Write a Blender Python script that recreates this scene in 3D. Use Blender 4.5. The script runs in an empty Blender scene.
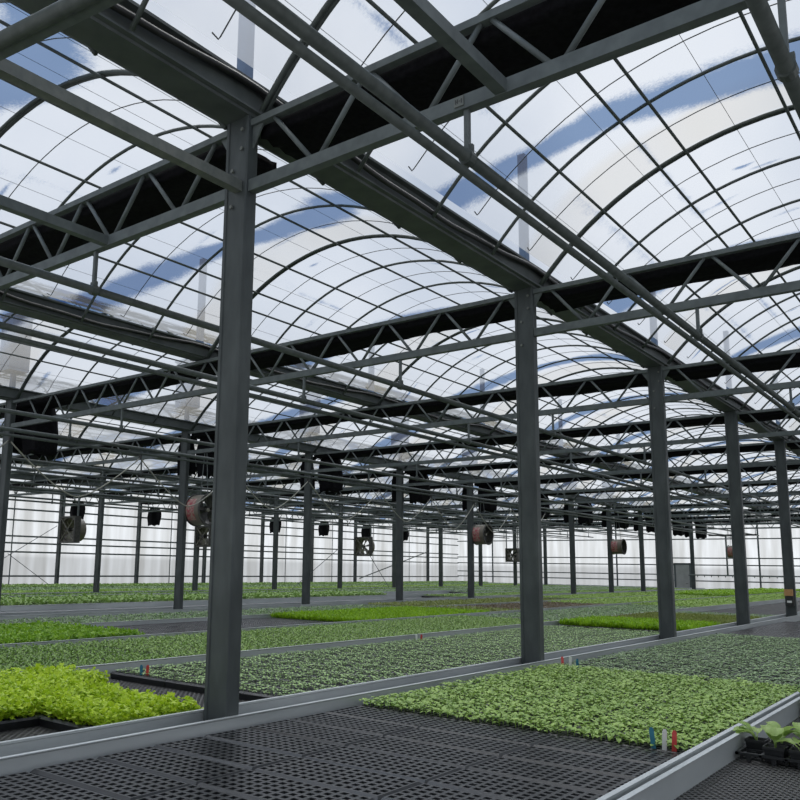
import bpy, math, random
import numpy as np
from mathutils import Vector, Matrix
random.seed(7)
RNG = np.random.default_rng(5)
PI = math.pi
scene = bpy.context.scene
C = scene.collection
S = 3.66                      # column spacing along the gutters
Y0 = 3.11                     # first column
EYE = 1.60
ORD = ['nearest', 'second', 'third', 'fourth', 'fifth', 'sixth', 'seventh', 'eighth', 'ninth', 'tenth',
       'eleventh', 'twelfth', 'thirteenth', 'fourteenth']

# ------------------------------------------------------------------ materials
def mat(name):
    m = bpy.data.materials.new(name); m.use_nodes = True
    nt = m.node_tree; nt.nodes.clear()
    out = nt.nodes.new('ShaderNodeOutputMaterial')
    return m, nt, out
def N(nt, t, **kw):
    n = nt.nodes.new(t)
    for k, v in kw.items():
        if k.startswith('i_'):
            n.inputs[k[2:].replace('_', ' ')].default_value = v
        else: setattr(n, k, v)
    return n
def L(nt, a, b): nt.links.new(a, b)
def rgba(c): return (c[0], c[1], c[2], 1)

def noise_principled(name, c1, c2, scale=8, rough=.5, metal=0, bump=0, spec=.5, detail=4, stretch=None, lo=.3, hi=.7):
    m, nt, out = mat(name)
    p = N(nt, 'ShaderNodeBsdfPrincipled'); p.inputs['Roughness'].default_value = rough
    p.inputs['Metallic'].default_value = metal; p.inputs['Specular IOR Level'].default_value = spec
    tc = N(nt, 'ShaderNodeTexCoord')
    src = tc.outputs['Object']
    if stretch:
        mp = N(nt, 'ShaderNodeMapping'); mp.inputs['Scale'].default_value = stretch
        L(nt, src, mp.inputs['Vector']); src = mp.outputs['Vector']
    nz = N(nt, 'ShaderNodeTexNoise'); nz.inputs['Scale'].default_value = scale; nz.inputs['Detail'].default_value = detail
    L(nt, src, nz.inputs['Vector'])
    cr = N(nt, 'ShaderNodeValToRGB')
    cr.color_ramp.elements[0].color = rgba(c1); cr.color_ramp.elements[1].color = rgba(c2)
    cr.color_ramp.elements[0].position = lo; cr.color_ramp.elements[1].position = hi
    L(nt, nz.outputs['Fac'], cr.inputs['Fac']); L(nt, cr.outputs['Color'], p.inputs['Base Color'])
    if bump:
        b = N(nt, 'ShaderNodeBump'); b.inputs['Strength'].default_value = bump; b.inputs['Distance'].default_value = .01
        L(nt, nz.outputs['Fac'], b.inputs['Height']); L(nt, b.outputs['Normal'], p.inputs['Normal'])
    L(nt, p.outputs[0], out.inputs['Surface'])
    return m

M = {}
M['steel'] = noise_principled('painted_steel', (.088, .103, .103), (.128, .148, .147), 14, .55, 0, .1, .3)
M['steel_col'] = noise_principled('column_steel', (.040, .048, .049), (.078, .090, .090), 9, .5, 0, .1, .3, 8, (1, 1, .35))
M['galv'] = noise_principled('weathered_steel', (.11, .125, .115), (.17, .18, .165), 18, .6, 0, .15, .3)
M['pipe'] = noise_principled('pipe_steel', (.056, .067, .063), (.086, .10, .095), 20, .5, 0, .1, .3)
M['gutter'] = noise_principled('gutter_steel', (.06, .07, .068), (.09, .102, .1), 6, .5, 0, .1, .3)
M['black_metal'] = noise_principled('black_metal', (.012, .013, .013), (.03, .03, .03), 20, .5)
M['alu'] = noise_principled('bench_aluminium', (.42, .45, .45), (.56, .59, .59), 7, .38, .3, .08, .5, 5, (1, .15, 1))
M['alu_dirty'] = noise_principled('bench_aluminium_dirty', (.14, .16, .155), (.25, .275, .27), 9, .5, .2, .08, .5, 6, (1, .3, 1))
M['cloth'] = noise_principled('black_shade_cloth', (.004, .004, .005), (.010, .010, .012), 30, .9, 0, .4, .1)
M['tray'] = noise_principled('black_plastic_tray', (.005, .006, .007), (.012, .0135, .015), 25, .36, 0, .1, .62)
M['pot'] = noise_principled('black_pot_plastic', (.010, .011, .012), (.02, .022, .023), 25, .4)
M['soil'] = noise_principled('potting_soil', (.018, .014, .011), (.05, .038, .028), 90, .9, 0, .6)
M['concrete'] = noise_principled('concrete_floor', (.06, .06, .057), (.11, .107, .10), 1.5, .85, 0, .2, .3, 8)
M['rubber'] = noise_principled('black_rubber', (.01, .01, .01), (.02, .02, .02), 20, .5)
M['blue_paint'] = noise_principled('blue_grey_paint', (.10, .16, .27), (.16, .24, .38), 6, .6)
M['fan_brown'] = noise_principled('dirty_fan_plate', (.05, .047, .038), (.12, .115, .09), 9, .6, .1, .1, .4, 8)
M['hose'] = noise_principled('pale_hose', (.20, .20, .165), (.30, .30, .25), 8, .6)
M['red'] = noise_principled('red_plastic', (.55, .05, .05), (.7, .09, .08), 30, .45)
M['blue'] = noise_principled('teal_plastic', (.01, .13, .20), (.02, .18, .26), 30, .45)
M['white'] = noise_principled('white_plastic', (.68, .70, .66), (.8, .8, .77), 30, .5)
M['orange'] = noise_principled('tan_box', (.42, .22, .08), (.55, .31, .13), 20, .6)
M['fan_metal'] = noise_principled('worn_fan_metal', (.10, .095, .075), (.26, .25, .21), 9, .55, .2, .1, .5, 8)
M['fan_dark'] = noise_principled('fan_dark_metal', (.02, .02, .018), (.06, .058, .05), 15, .5)
M['door'] = noise_principled('door_panel', (.33, .34, .32), (.42, .43, .41), 3, .6)
M['wire'] = noise_principled('thin_wire', (.05, .055, .06), (.08, .085, .09), 20, .5)
M['red_wire'] = noise_principled('red_cable', (.16, .05, .06), (.2, .07, .08), 20, .5)

# fan drum: pale enamel with a worn red printed block
def drum_mat():
    m, nt, out = mat('fan_drum_enamel')
    p = N(nt, 'ShaderNodeBsdfPrincipled'); p.inputs['Roughness'].default_value = .45
    tc = N(nt, 'ShaderNodeTexCoord')
    nz = N(nt, 'ShaderNodeTexNoise'); nz.inputs['Scale'].default_value = 22; nz.inputs['Detail'].default_value = 8
    L(nt, tc.outputs['Object'], nz.inputs['Vector'])
    cr = N(nt, 'ShaderNodeValToRGB')
    cr.color_ramp.elements[0].position = .42; cr.color_ramp.elements[1].position = .58
    cr.color_ramp.elements[0].color = (.30, .04, .055, 1); cr.color_ramp.elements[1].color = (.30, .22, .18, 1)
    L(nt, nz.outputs['Fac'], cr.inputs['Fac'])
    sx = N(nt, 'ShaderNodeSeparateXYZ'); L(nt, tc.outputs['Object'], sx.inputs[0])
    bx = N(nt, 'ShaderNodeMath', operation='LESS_THAN'); bx.inputs[1].default_value = .05; L(nt, sx.outputs['X'], bx.inputs[0])
    az = N(nt, 'ShaderNodeMath', operation='ABSOLUTE'); L(nt, sx.outputs['Z'], az.inputs[0])
    bz = N(nt, 'ShaderNodeMath', operation='LESS_THAN'); bz.inputs[1].default_value = .2; L(nt, az.outputs[0], bz.inputs[0])
    by = N(nt, 'ShaderNodeMath', operation='LESS_THAN'); by.inputs[1].default_value = -.1; L(nt, sx.outputs['Y'], by.inputs[0])
    m1 = N(nt, 'ShaderNodeMath', operation='MULTIPLY'); L(nt, bx.outputs[0], m1.inputs[0]); L(nt, bz.outputs[0], m1.inputs[1])
    m2 = N(nt, 'ShaderNodeMath', operation='MULTIPLY'); L(nt, m1.outputs[0], m2.inputs[0]); L(nt, by.outputs[0], m2.inputs[1])
    mc = N(nt, 'ShaderNodeMix', data_type='RGBA'); mc.inputs[6].default_value = (.13, .115, .088, 1)
    L(nt, m2.outputs[0], mc.inputs[0]); L(nt, cr.outputs[0], mc.inputs[7]); L(nt, mc.outputs[2], p.inputs['Base Color'])
    L(nt, p.outputs[0], out.inputs['Surface']); return m
M['drum'] = drum_mat()

def leaf_mat(name, c1, c2, trans=.35, rough=.45, scale=9):
    m, nt, out = mat(name)
    p = N(nt, 'ShaderNodeBsdfPrincipled'); p.inputs['Roughness'].default_value = rough
    p.inputs['Specular IOR Level'].default_value = .35
    t = N(nt, 'ShaderNodeBsdfTranslucent')
    mx = N(nt, 'ShaderNodeMixShader'); mx.inputs['Fac'].default_value = trans
    g = N(nt, 'ShaderNodeNewGeometry')
    nz = N(nt, 'ShaderNodeTexNoise'); nz.inputs['Scale'].default_value = scale; nz.inputs['Detail'].default_value = 5
    L(nt, g.outputs['Position'], nz.inputs['Vector'])
    rnd = N(nt, 'ShaderNodeMath', operation='MULTIPLY_ADD'); rnd.inputs[1].default_value = .35
    L(nt, g.outputs['Random Per Island'], rnd.inputs[0]); 
    sub = N(nt, 'ShaderNodeMath', operation='SUBTRACT'); sub.inputs[1].default_value = .17
    L(nt, nz.outputs['Fac'], sub.inputs[0]); L(nt, sub.outputs[0], rnd.inputs[2])
    cr = N(nt, 'ShaderNodeValToRGB')
    cr.color_ramp.elements[0].color = rgba(c1); cr.color_ramp.elements[1].color = rgba(c2)
    cr.color_ramp.elements[0].position = .25; cr.color_ramp.elements[1].position = .75
    L(nt, rnd.outputs[0], cr.inputs['Fac'])
    L(nt, cr.outputs[0], p.inputs['Base Color']); L(nt, cr.outputs[0], t.inputs['Color'])
    L(nt, p.outputs[0], mx.inputs[1]); L(nt, t.outputs[0], mx.inputs[2]); L(nt, mx.outputs[0], out.inputs['Surface'])
    return m
M['leaf_broad'] = leaf_mat('leaf_broad', (.17, .30, .05), (.37, .53, .13), .22)
M['leaf_small'] = leaf_mat('leaf_small', (.20, .34, .11), (.44, .62, .25), .2)
M['leaf_grey'] = leaf_mat('leaf_grey', (.15, .25, .11), (.33, .46, .22), .22)
M['leaf_lettuce'] = leaf_mat('leaf_lettuce', (.33, .49, .014), (.58, .74, .06), .3)
M['leaf_kale'] = leaf_mat('leaf_kale', (.12, .27, .014), (.29, .48, .04), .3)
M['leaf_dense'] = leaf_mat('leaf_dense', (.12, .23, .04), (.25, .40, .085), .22)
M['leaf_mid'] = leaf_mat('leaf_mid', (.15, .27, .055), (.31, .46, .12), .22)
M['leaf_bright'] = leaf_mat('leaf_bright', (.15, .30, .008), (.34, .56, .03), .35)
M['leaf_olive'] = leaf_mat('leaf_olive', (.13, .17, .03), (.27, .32, .08))
M['leaf_brown'] = leaf_mat('leaf_brown', (.12, .09, .05), (.19, .15, .08))
M['leaf_lime'] = leaf_mat('leaf_lime', (.20, .34, .05), (.36, .52, .12), .25)

def mesh_mat(name, wirec, holec, pitch, thick=.35, trans=True):
    # expanded-metal bench surface: two crossed sets of strands with openings between
    m, nt, out = mat(name)
    tc = N(nt, 'ShaderNodeTexCoord')
    mp = N(nt, 'ShaderNodeMapping'); mp.inputs['Rotation'].default_value = (0, 0, PI / 4)
    L(nt, tc.outputs['Object'], mp.inputs['Vector'])
    sx = N(nt, 'ShaderNodeSeparateXYZ'); L(nt, mp.outputs[0], sx.inputs[0])
    facs = []
    for ax in ('X', 'Y'):
        a = N(nt, 'ShaderNodeMath', operation='DIVIDE'); a.inputs[1].default_value = pitch
        L(nt, sx.outputs[ax], a.inputs[0])
        f = N(nt, 'ShaderNodeMath', operation='FRACT'); L(nt, a.outputs[0], f.inputs[0])
        g = N(nt, 'ShaderNodeMath', operation='LESS_THAN'); g.inputs[1].default_value = thick
        L(nt, f.outputs[0], g.inputs[0]); facs.append(g)
    mxm = N(nt, 'ShaderNodeMath', operation='MAXIMUM'); L(nt, facs[0].outputs[0], mxm.inputs[0]); L(nt, facs[1].outputs[0], mxm.inputs[1])
    p = N(nt, 'ShaderNodeBsdfPrincipled'); p.inputs['Base Color'].default_value = rgba(wirec); p.inputs['Roughness'].default_value = .6
    nz = N(nt, 'ShaderNodeTexNoise'); nz.inputs['Scale'].default_value = 5; nz.inputs['Detail'].default_value = 6
    L(nt, tc.outputs['Object'], nz.inputs['Vector'])
    mc = N(nt, 'ShaderNodeMix', data_type='RGBA'); mc.inputs[6].default_value = rgba([x * .6 for x in wirec]); mc.inputs[7].default_value = rgba([x * 1.4 for x in wirec])
    L(nt, nz.outputs['Fac'], mc.inputs[0]); L(nt, mc.outputs[2], p.inputs['Base Color'])
    t = N(nt, 'ShaderNodeBsdfTransparent') if trans else N(nt, 'ShaderNodeBsdfDiffuse')
    if not trans: t.inputs['Color'].default_value = rgba(holec)
    mx = N(nt, 'ShaderNodeMixShader'); L(nt, mxm.outputs[0], mx.inputs['Fac'])
    L(nt, t.outputs[0], mx.inputs[1]); L(nt, p.outputs[0], mx.inputs[2]); L(nt, mx.outputs[0], out.inputs['Surface'])
    return m
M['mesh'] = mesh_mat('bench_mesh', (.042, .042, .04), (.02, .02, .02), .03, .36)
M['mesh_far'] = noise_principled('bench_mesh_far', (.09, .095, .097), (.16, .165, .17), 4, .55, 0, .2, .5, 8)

def film_mat():
    m, nt, out = mat('roof_film')
    at = N(nt, 'ShaderNodeAttribute'); at.attribute_name = 'wet'
    tr = N(nt, 'ShaderNodeBsdfTranslucent'); la = N(nt, 'ShaderNodeAttribute'); la.attribute_name = 'lap'
    lm = N(nt, 'ShaderNodeMix', data_type='RGBA'); lm.inputs[6].default_value = (.40, .418, .44, 1); lm.inputs[7].default_value = (.36, .34, .295, 1)
    L(nt, la.outputs['Fac'], lm.inputs[0]); L(nt, lm.outputs[2], tr.inputs['Color'])
    cl = N(nt, 'ShaderNodeBsdfTransparent'); cl.inputs['Color'].default_value = (.97, .98, 1, 1)
    wet = N(nt, 'ShaderNodeBsdfTransparent'); wet.inputs['Color'].default_value = (.20, .32, .53, 1)
    wt = N(nt, 'ShaderNodeMixShader'); wt.inputs['Fac'].default_value = .1
    L(nt, wet.outputs[0], wt.inputs[1]); L(nt, tr.outputs[0], wt.inputs[2])
    dry = N(nt, 'ShaderNodeMixShader'); dry.inputs['Fac'].default_value = .45
    L(nt, cl.outputs[0], dry.inputs[1]); L(nt, tr.outputs[0], dry.inputs[2])
    geo = N(nt, 'ShaderNodeNewGeometry')
    nz = N(nt, 'ShaderNodeTexNoise'); nz.inputs['Scale'].default_value = 6; nz.inputs['Detail'].default_value = 8
    L(nt, geo.outputs['Position'], nz.inputs['Vector'])
    k = N(nt, 'ShaderNodeMath', operation='MULTIPLY_ADD'); k.inputs[1].default_value = .9; k.inputs[2].default_value = -.45
    n2 = N(nt, 'ShaderNodeTexNoise'); n2.inputs['Scale'].default_value = 55; n2.inputs['Detail'].default_value = 4
    L(nt, geo.outputs['Position'], n2.inputs['Vector'])
    av = N(nt, 'ShaderNodeMix'); av.inputs[0].default_value = .42; L(nt, nz.outputs['Fac'], av.inputs[2]); L(nt, n2.outputs['Fac'], av.inputs[3])
    L(nt, av.outputs[0], k.inputs[0])
    a = N(nt, 'ShaderNodeMath', operation='ADD'); L(nt, at.outputs['Fac'], a.inputs[0]); L(nt, k.outputs[0], a.inputs[1])
    r = N(nt, 'ShaderNodeMapRange', interpolation_type='SMOOTHSTEP'); r.inputs['From Min'].default_value = .25; r.inputs['From Max'].default_value = .75
    L(nt, a.outputs[0], r.inputs['Value'])
    mx = N(nt, 'ShaderNodeMixShader'); L(nt, r.outputs['Result'], mx.inputs['Fac'])
    L(nt, dry.outputs[0], mx.inputs[1]); L(nt, wt.outputs[0], mx.inputs[2]); L(nt, mx.outputs[0], out.inputs['Surface'])
    return m
M['film'] = film_mat()

def wall_mat():
    m, nt, out = mat('wall_polycarbonate')
    tc = N(nt, 'ShaderNodeTexCoord')
    mp = N(nt, 'ShaderNodeMapping'); mp.inputs['Scale'].default_value = (1.6, 1.6, .12)
    L(nt, tc.outputs['Object'], mp.inputs['Vector'])
    nz = N(nt, 'ShaderNodeTexNoise'); nz.inputs['Scale'].default_value = 2.0; nz.inputs['Detail'].default_value = 8
    L(nt, mp.outputs[0], nz.inputs['Vector'])
    cr = N(nt, 'ShaderNodeValToRGB')
    cr.color_ramp.elements[0].position = .3; cr.color_ramp.elements[1].position = .7
    cr.color_ramp.elements[0].color = (.72, .72, .71, 1); cr.color_ramp.elements[1].color = (.92, .93, .94, 1)
    L(nt, nz.outputs['Fac'], cr.inputs['Fac'])
    # the lower sheets are a darker tone
    sx = N(nt, 'ShaderNodeSeparateXYZ'); L(nt, tc.outputs['Object'], sx.inputs[0])
    st = N(nt, 'ShaderNodeMapRange'); st.inputs['From Min'].default_value = 1.75; st.inputs['From Max'].default_value = 1.95
    st.inputs['To Min'].default_value = .84; st.inputs['To Max'].default_value = 1
    L(nt, sx.outputs['Z'], st.inputs['Value'])
    ml = N(nt, 'ShaderNodeMix', data_type='RGBA', blend_type='MULTIPLY'); ml.inputs[0].default_value = 1
    L(nt, cr.outputs[0], ml.inputs[6]); L(nt, st.outputs[0], ml.inputs[7])
    t = N(nt, 'ShaderNodeBsdfTranslucent'); L(nt, ml.outputs[2], t.inputs['Color'])
    tp = N(nt, 'ShaderNodeBsdfTransparent'); L(nt, ml.outputs[2], tp.inputs['Color'])
    mx = N(nt, 'ShaderNodeMixShader'); mx.inputs['Fac'].default_value = .62
    L(nt, tp.outputs[0], mx.inputs[1]); L(nt, t.outputs[0], mx.inputs[2]); L(nt, mx.outputs[0], out.inputs['Surface'])
    return m
M['wall'] = wall_mat()

# ------------------------------------------------------------------ mesh builder
class MB:
    def __init__(s): s.v = []; s.f = []; s.mi = []
    def add(s, vs, fs, mi=0):
        b = len(s.v); s.v += [tuple(v) for v in vs]; s.f += [tuple(i + b for i in f) for f in fs]; s.mi += [mi] * len(fs)
    def box(s, x0, x1, y0, y1, z0, z1, mi=0):
        s.add([(x0, y0, z0), (x1, y0, z0), (x1, y1, z0), (x0, y1, z0), (x0, y0, z1), (x1, y0, z1), (x1, y1, z1), (x0, y1, z1)],
              [(0, 3, 2, 1), (4, 5, 6, 7), (0, 1, 5, 4), (1, 2, 6, 5), (2, 3, 7, 6), (3, 0, 4, 7)], mi)
    def tube(s, pts, r, n=8, caps=True, mi=0):
        pts = [Vector(p) for p in pts]; m = len(pts); rings = []
        up = Vector((0, 0, 1)); prev = None
        for i, p in enumerate(pts):
            t = (pts[min(i + 1, m - 1)] - pts[max(i - 1, 0)]).normalized()
            if prev is None:
                a = t.cross(up)
                if a.length < 1e-3: a = t.cross(Vector((1, 0, 0)))
                a.normalize()
            else:
                a = (prev - t * prev.dot(t)); a.normalize()
            prev = a; b = t.cross(a)
            rings.append([p + (a * math.cos(2 * PI * k / n) + b * math.sin(2 * PI * k / n)) * r for k in range(n)])
        vs = [v for ring in rings for v in ring]
        fs = [(i * n + k, i * n + (k + 1) % n, (i + 1) * n + (k + 1) % n, (i + 1) * n + k) for i in range(m - 1) for k in range(n)]
        if caps: fs += [tuple(range(n))[::-1], tuple((m - 1) * n + k for k in range(n))]
        s.add(vs, fs, mi)
    def bar(s, p, q, w, h, mi=0):       # rectangular bar from p to q: w sideways, h upwards
        p, q = Vector(p), Vector(q); t = (q - p).normalized()
        a = t.cross(Vector((0, 0, 1)))
        if a.length < 1e-3: a = Vector((1, 0, 0))
        a.normalize(); b = a.cross(t)
        c = [(-w / 2, -h / 2), (w / 2, -h / 2), (w / 2, h / 2), (-w / 2, h / 2)]
        vs = [p + a * x + b * y for x, y in c] + [q + a * x + b * y for x, y in c]
        s.add(vs, [(0, 1, 2, 3), (7, 6, 5, 4), (0, 4, 5, 1), (1, 5, 6, 2), (2, 6, 7, 3), (3, 7, 4, 0)], mi)
    def extrude(s, prof, axis, a, b, mi=0):   # prof: list of (u,w); axis 'y' -> (u,·,w), 'z' -> (u,w,·), 'x' -> (·,u,w)
        n = len(prof)
        def P(u, w, t): return {'y': (u, t, w), 'z': (u, w, t), 'x': (t, u, w)}[axis]
        vs = [P(u, w, a) for u, w in prof] + [P(u, w, b) for u, w in prof]
        fs = [(k, (k + 1) % n, n + (k + 1) % n, n + k) for k in range(n)] + [tuple(range(n))[::-1], tuple(range(n, 2 * n))]
        s.add(vs, fs, mi)
    def lathe(s, prof, n=24, axis='x', mi=0, c=(0, 0, 0)):    # prof (t, r) along axis
        vs = []
        for t, r in prof:
            for k in range(n):
                u, w = r * math.cos(2 * PI * k / n), r * math.sin(2 * PI * k / n)
                vs.append((c[0] + t, c[1] + u, c[2] + w) if axis == 'x' else ((c[0] + u, c[1] + t, c[2] + w) if axis == 'y' else (c[0] + u, c[1] + w, c[2] + t)))
        m = len(prof)
        s.add(vs, [(i * n + k, i * n + (k + 1) % n, (i + 1) * n + (k + 1) % n, (i + 1) * n + k) for i in range(m - 1) for k in range(n)], mi)
    def leaf(s, p, az, ln, wd, el, droop, mi=0, fold=.25):
        # rounded ovate blade, folded along its midrib and drooping to the tip
        d = Vector((math.cos(az), math.sin(az), 0)); sd = Vector((-d.y, d.x, 0)); up = Vector((0, 0, 1))
        p = Vector(p); h = wd / 2
        def at(u):
            e = el - droop * u * .8
            return p + d * (ln * u * math.cos(e)) + up * (ln * u * math.sin(e))
        m1, m2, t = at(.36), at(.74), at(1.0); f1 = up * (h * fold)
        s.add([p, m1 + sd * (h * .9) + f1, m1, m1 - sd * (h * .9) + f1, m2 + sd * (h * .82) + f1, m2, m2 - sd * (h * .82) + f1, t],
              [(0, 2, 1), (0, 3, 2), (1, 2, 5, 4), (2, 3, 6, 5), (4, 5, 7), (5, 6, 7)], mi)
    def mesh(s, name, mats, smooth=False):
        me = bpy.data.meshes.new(name); me.from_pydata(s.v, [], s.f)
        for m in mats: me.materials.append(m)
        if len(mats) > 1: me.polygons.foreach_set('material_index', s.mi)
        if smooth: me.polygons.foreach_set('use_smooth', [True] * len(me.polygons))
        me.update(); return me
    def build(s, name, m, parent=None, loc=(0, 0, 0), rz=0, smooth=False):
        ms = [M[k] for k in m] if isinstance(m, (list, tuple)) else [M[m]]
        return link(name, s.mesh(name, ms, smooth), parent, loc, rz)

def link(name, me, parent=None, loc=(0, 0, 0), rz=0):
    o = bpy.data.objects.new(name, me); C.objects.link(o)
    o.location = loc; o.rotation_euler = (0, 0, rz)
    if parent is not None: o.parent = parent
    return o
def empty(name, loc=(0, 0, 0), rz=0):
    o = link(name, None, None, loc, rz); o.empty_display_size = .1; return o
def tag(o, label, cat, group=None, kind=None):
    o['label'] = label; o['category'] = cat
    if group: o['group'] = group
    if kind: o['kind'] = kind
    return o
def struct(o): o['kind'] = 'structure'; return o
def dup(root, loc, rz=0, label=None, group=None):
    r = root.copy(); C.objects.link(r); r.location = loc; r.rotation_euler = (0, 0, rz)
    if label: r['label'] = label
    if group: r['group'] = group
    for ch in list(root.children):
        c = ch.copy(); C.objects.link(c); c.parent = r
        for g in list(ch.children):
            d = g.copy(); C.objects.link(d); d.parent = c
    return r
def colY(k): return Y0 + S * k

# ------------------------------------------------------------------ camera
yaw, pitch, roll, fpx, cx, cy = -.6777, .1601, .0152, 820.6, -56.55, 34.57
fw = Vector((math.sin(yaw) * math.cos(pitch), math.cos(yaw) * math.cos(pitch), math.sin(pitch)))
rt = Vector((math.cos(yaw), -math.sin(yaw), 0)); up = rt.cross(fw)
r2 = rt * math.cos(roll) + up * math.sin(roll); u2 = -rt * math.sin(roll) + up * math.cos(roll)
cd = bpy.data.cameras.new('camera'); cam = bpy.data.objects.new('camera', cd); C.objects.link(cam)
Rm = Matrix((r2, u2, -fw)).transposed().to_4x4()
cam.matrix_world = Matrix.Translation((0, 0, EYE)) @ Rm
cd.sensor_width = 36; cd.sensor_fit = 'HORIZONTAL'; cd.lens = fpx / 800 * 36
cd.shift_x = -cx / 800; cd.shift_y = cy / 800
cd.clip_start = .05; cd.clip_end = 300
scene.camera = cam

# ------------------------------------------------------------------ setting
XL, XR, YF, YB = -28.2, 5.85, -1.0, 47.2
b = MB(); b.box(XL - .3, XR + .3, YF - 1, YB + .3, -.12, 0); struct(b.build('floor', 'concrete'))
b = MB(); b.box(XL - .03, XL, YF, YB, 0, 4.3); wl = struct(b.build('wall_left', 'wall'))
b = MB(); b.box(XL, XR, YB, YB + .03, 0, 5.3); wb = struct(b.build('wall_back', 'wall'))
for z in (1.10, 1.97, 2.29, 2.54, 3.12, 3.52):
    g = MB(); g.box(XL, XL + .05, YF, YB, z - .03, z + .03); g.build('girt', 'steel', wl)
for z in (1.15, 1.47, 2.0, 2.37, 3.39, 4.2):
    g = MB(); g.box(XL, XR, YB - .05, YB, z - .03, z + .03); g.build('girt', 'steel', wb)
for k in range(1, 14):                                     # sheet joints of the left wall
    g = MB(); g.box(XL, XL + .012, colY(k) - 1.83 - .02, colY(k) - 1.83 + .02, 0, 4.2); g.build('sheet_joint', 'steel', wl)
for x in (-25.6, -17.6, -10.1, -5.5, -1.0):
    g = MB(); g.box(x - .04, x + .04, YB - .09, YB - .05, 0, 4.6); g.build('wall_stud', 'steel', wb)
d = MB(); d.box(-14.32, -13.6, YB - .11, YB - .07, .05, 2.0); dr = struct(d.build('door_1', 'door'))
d = MB(); d.box(-14.42, -14.32, YB - .13, YB - .05, 0, 2.1); d.box(-13.6, -13.5, YB - .13, YB - .05, 0, 2.1); d.box(-14.42, -13.5, YB - .13, YB - .05, 2.0, 2.1)
d.build('door_frame', 'steel', dr)
d = MB(); d.tube([(-13.7, YB - .11, 1.0), (-13.7, YB - .16, 1.0), (-13.8, YB - .16, 1.0)], .012, 6); d.build('door_handle', 'black_metal', dr)

# ------------------------------------------------------------------ roof bays
BAYS = [(-3.3, 1.22, 'right-hand bay'), (-7.83, -3.3, 'first left bay'),
        (-12.35, -7.83, 'second left bay'), (-16.3, -12.35, 'third left bay'),
        (-20.25, -16.3, 'fourth left bay'), (-24.1, -20.25, 'fifth left bay'),
        (-28.1, -24.1, 'bay by the left wall'), (1.22, 5.75, 'bay overhead at the right edge')]
def bay_arc(xl, xr):
    c = (xl + xr) / 2; hw = (xr - xl) / 2 - .15; rise = 1.0 * hw / 2.11
    R = (hw * hw + rise * rise) / (2 * rise); return c, hw, R, 4.2 + rise - R
def arc_pts(xl, xr, n, z0=4.2, dr=0):
    c, hw, R, zc = bay_arc(xl, xr)
    a1 = math.asin(min(1, (z0 - zc) / R)); a0 = PI - a1
    return [(c + (R + dr) * math.cos(a0 + (a1 - a0) * i / n), zc + (R + dr) * math.sin(a0 + (a1 - a0) * i / n)) for i in range(n + 1)]

def smooth1d(n, step):                                     # smooth random curve
    k = max(4, int(n / step) + 3); return np.interp(np.arange(n) / step, np.arange(k), RNG.uniform(-1, 1, k))
for bi, (xl, xr, nm) in enumerate(BAYS):
    c, hw, R, zc = bay_arc(xl, xr)
    na = 44 if bi < 2 else 26; dy = .06 if bi < 2 else .12
    pts = np.array(arc_pts(xl, xr, na, 4.33, .022)); ny = int((YB - YF) / dy) + 1
    ys = np.linspace(YF, YB, ny)
    V = np.zeros((ny, na + 1, 3)); V[:, :, 0] = pts[None, :, 0]; V[:, :, 2] = pts[None, :, 1]; V[:, :, 1] = ys[:, None]
    off = V[:, :, 0] - c; Yv = V[:, :, 1]
    wet = np.zeros_like(off)
    for k in range(-1, 13):
        base = Y0 + S * k + 2.97 + (.42 if k == -1 else 0)
        wob = smooth1d(na + 1, 6)[None, :] * .09; wv = .2 + .09 * smooth1d(na + 1, 7)[None, :]
        curve = -.36 * off ** 2 * (1 if k % 3 else .75)
        lead = 1.1 if k != -1 else 1.7
        wet = np.maximum(wet, np.clip(1.15 - np.abs(Yv - base - curve - wob) / (wv * lead) * .62, 0, 1))
        if k % 2 == 1 or k == 0:                           # lengthwise runs
            for o0, ln in ((-1.06, 1.8), (-1.53, 2.1)) if bi % 2 == 0 else ((-1.06, 1.8), (1.4, 1.2)):
                yy = Y0 + S * k + 3.3
                sel = (Yv > yy - .1) & (Yv < yy + ln)
                wet = np.where(sel, np.maximum(wet, .52 * np.clip(1.3 - np.abs(off - o0 - .05 * smooth1d(ny, 30)[:, None]) / .06, 0, 1)), wet)
    for _ in range(40 if bi < 3 else 15):                  # small drips
        px, py = RNG.uniform(-hw, hw), RNG.uniform(1, 20)
        wet = np.maximum(wet, .8 * np.clip(1.2 - np.hypot((off - px) / RNG.uniform(.12, .3), (Yv - py) / .045), 0, 1))
    ph = ((Yv - Y0) / S) % 1.0
    lap = np.clip((ph - .84 + .03 * smooth1d(na + 1, 5)[None, :]) / .03, 0, 1) * (.75 + .25 * smooth1d(na + 1, 4)[None, :])
    lap = lap * (Yv > 3.3)
    idx = np.arange(ny * (na + 1)).reshape(ny, na + 1)
    F = np.stack([idx[:-1, :-1], idx[:-1, 1:], idx[1:, 1:], idx[1:, :-1]], -1).reshape(-1, 4)
    me = bpy.data.meshes.new('ceiling'); me.from_pydata(V.reshape(-1, 3).tolist(), [], F.tolist())
    me.materials.append(M['film']); me.polygons.foreach_set('use_smooth', [True] * len(F))
    a = me.attributes.new('wet', 'FLOAT', 'POINT'); a.data.foreach_set('value', wet.reshape(-1).astype(np.float32))
    a = me.attributes.new('lap', 'FLOAT', 'POINT'); a.data.foreach_set('value', np.clip(lap, 0, 1).reshape(-1).astype(np.float32))
    o = struct(link('ceiling', me)); o['label'] = 'clear plastic film stretched over the ' + nm

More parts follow.
